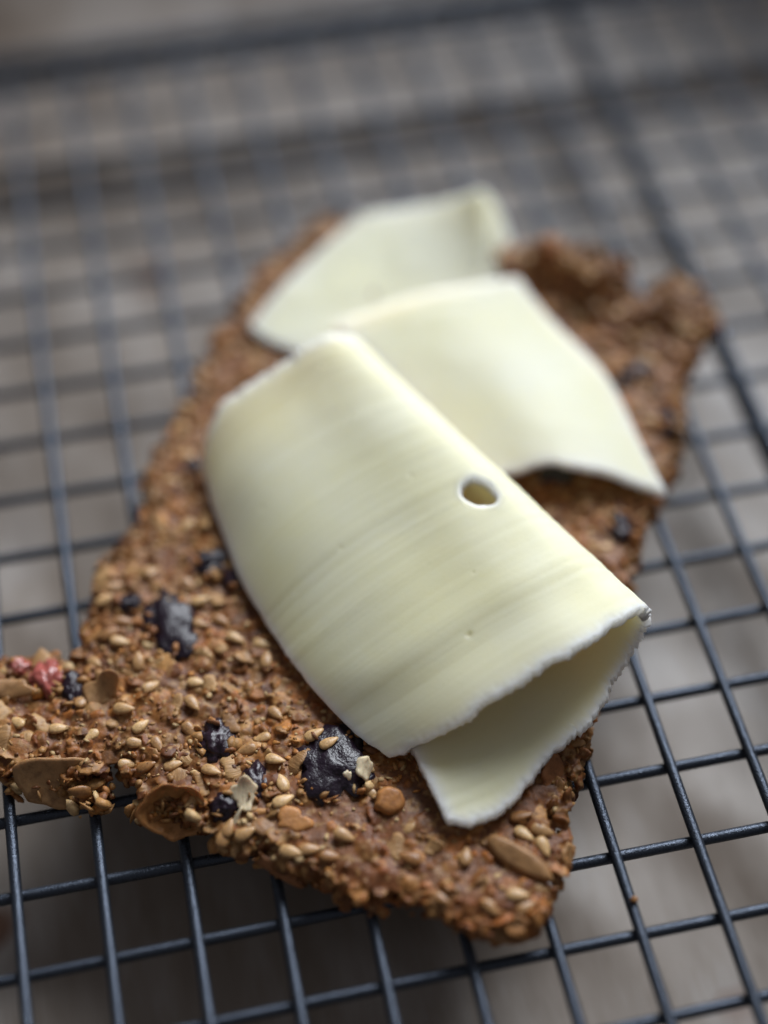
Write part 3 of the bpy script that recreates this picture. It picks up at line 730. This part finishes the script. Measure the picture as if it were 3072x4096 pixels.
V, F, C3 = slab('curl', S, valid, 2.1, -sgn, tint, nn, 0.2)
o = linkmesh('cheese_slice', V, F, M_CHEESE, col=C3)
tag(o, 'pale yellow cheese slice curled into a roll with a round hole, nearest in front', 'cheese slice', 'cheese slices on the cracker')

# --- the two flatter slices behind
def coons(near, far, left, right, nu, nv):
    u = np.linspace(0, 1, nu); v = np.linspace(0, 1, nv)
    n, f, l, r = resample(near, u), resample(far, u), resample(left, v), resample(right, v)
    U, Vv = u[None, :, None], v[:, None, None]
    return ((1 - Vv) * n[None] + Vv * f[None] + (1 - U) * l[:, None] + U * r[:, None]
            - ((1 - U) * (1 - Vv) * n[0] + U * (1 - Vv) * n[-1] + (1 - U) * Vv * f[0] + U * Vv * f[-1]))
def flat_slice(near, far, left, right, zfun, thick, seed):
    nu_, nv_ = 180, 160
    S = coons(near, far, left, right, nu_, nv_)
    U, Vv = np.meshgrid(np.linspace(0, 1, nu_), np.linspace(0, 1, nv_))
    S[..., 2] += zfun(U, Vv)
    L = np.linspace(0, 50, nu_)
    S[:8] += (np.linspace(1, 0, 8)[:, None, None]) * np.stack([0 * L, jag(L, seed, .7, 1.3) * .7, 0 * L], 1)[None]
    S[-6:] += (np.linspace(0, 1, 6)[:, None, None]) * np.stack([0 * L, -jag(L, seed + 5, .3, 1.3) * .7, 0 * L], 1)[None]
    P3 = S.reshape(-1, 3)
    S[..., 2] += (0.18 * fbm(P3, 1 / 9.0, 2, seed) + 0.04 * vnoise(P3 * np.array((.1, 1, 1)), 1 / 1.2, seed + 1)).reshape(nv_, nu_)
    du = np.gradient(S, axis=1); dv = np.gradient(S, axis=0); z = np.cross(du, dv)[nv_ // 2, nu_ // 2, 2]
    e = np.minimum(np.minimum(U, 1 - U), np.minimum(Vv, 1 - Vv)) * 45
    return slab('s', S, np.ones((nv_ - 1, nu_ - 1), bool), thick, -1.0 if z > 0 else 1.0, .7 * np.exp(-e / 1.0))
M_RIGHT = [(117.6, 47.2, 9.0), (116.2, 58.9, 9.8), (114.3, 75.9, 10.4), (108.4, 89.7, 11.2), (105.2, 101.4, 11.6)]
M_NEAR = [(86.5, 56.0, 11.6), (92.9, 55.0, 12.3), (96.2, 55.2, 13.0), (101.6, 53.8, 13.3), (107.0, 51.9, 12.3), (112.3, 49.5, 10.8), (117.6, 47.2, 9.0)]
M_FAR = [(68.3, 97.4, 11.8), (75.7, 98.9, 12.0), (87.7, 100.7, 12.3), (98.8, 101.3, 12.0), (105.2, 101.4, 11.6)]
M_LEFT = [(86.5, 56.0, 11.6), (82, 69, 11.6), (76, 82, 11.7), (68.3, 97.4, 11.8)]
V, F, C3 = flat_slice(M_NEAR, M_FAR, M_LEFT, M_RIGHT, lambda u, v: 0.7 * np.sin(np.pi * u) * np.sin(np.pi * v), 1.7, 31)
o = linkmesh('cheese_slice', V, F, M_CHEESE, col=C3)
tag(o, 'smooth pale cheese slice lying open behind the curled one, its near edge arched', 'cheese slice', 'cheese slices on the cracker')
C_LEFT = [(53.1, 102.5, 9.5), (62.0, 112.5, 9.5), (70.8, 120.4, 9.6), (79.7, 127.7, 9.8)]
C_NEAR = [(53.1, 102.5, 9.5), (57.5, 96.6, 9.2), (65.5, 92.6, 9.2), (83.9, 95.7, 9.4), (97.9, 101.2, 9.8), (105.1, 103.7, 10.4)]
C_FAR = [(79.7, 127.7, 9.8), (89.1, 127.1, 10.2), (96.3, 125.6, 11.8), (100.8, 123.2, 15.0), (102.4, 122.1, 16.0), (105.9, 121.6, 12.5)]
C_RIGHT = [(105.1, 103.7, 10.4), (106.4, 109.6, 11.0), (106.6, 115.4, 11.8), (105.9, 121.6, 12.5)]
V, F, C3 = flat_slice(C_NEAR, C_FAR, C_LEFT, C_RIGHT, lambda u, v: 1.2 * np.exp(-((u - .86) / .07) ** 2) * smooth(.15, .6, v) * smooth(1.15, .9, v), 1.6, 51)
o = linkmesh('cheese_slice', V, F, M_CHEESE, col=C3)
tag(o, 'farthest white cheese slice, out of focus, with a pointed upturned corner', 'cheese slice', 'cheese slices on the cracker')

# ------------------------------------------------------------------ a loose crumb on a wire
V, F = blob(0, 0, 0, .62, .5, .45, 77, .2)
cr = linkmesh('crumb', V, F, M_SESAME); cr.location = Vector((91.2, -21.6, 2 * WR + .3)) * MM
tag(cr, 'tiny yellow crumb stuck to a rack wire right of the cracker tip', 'crumb')
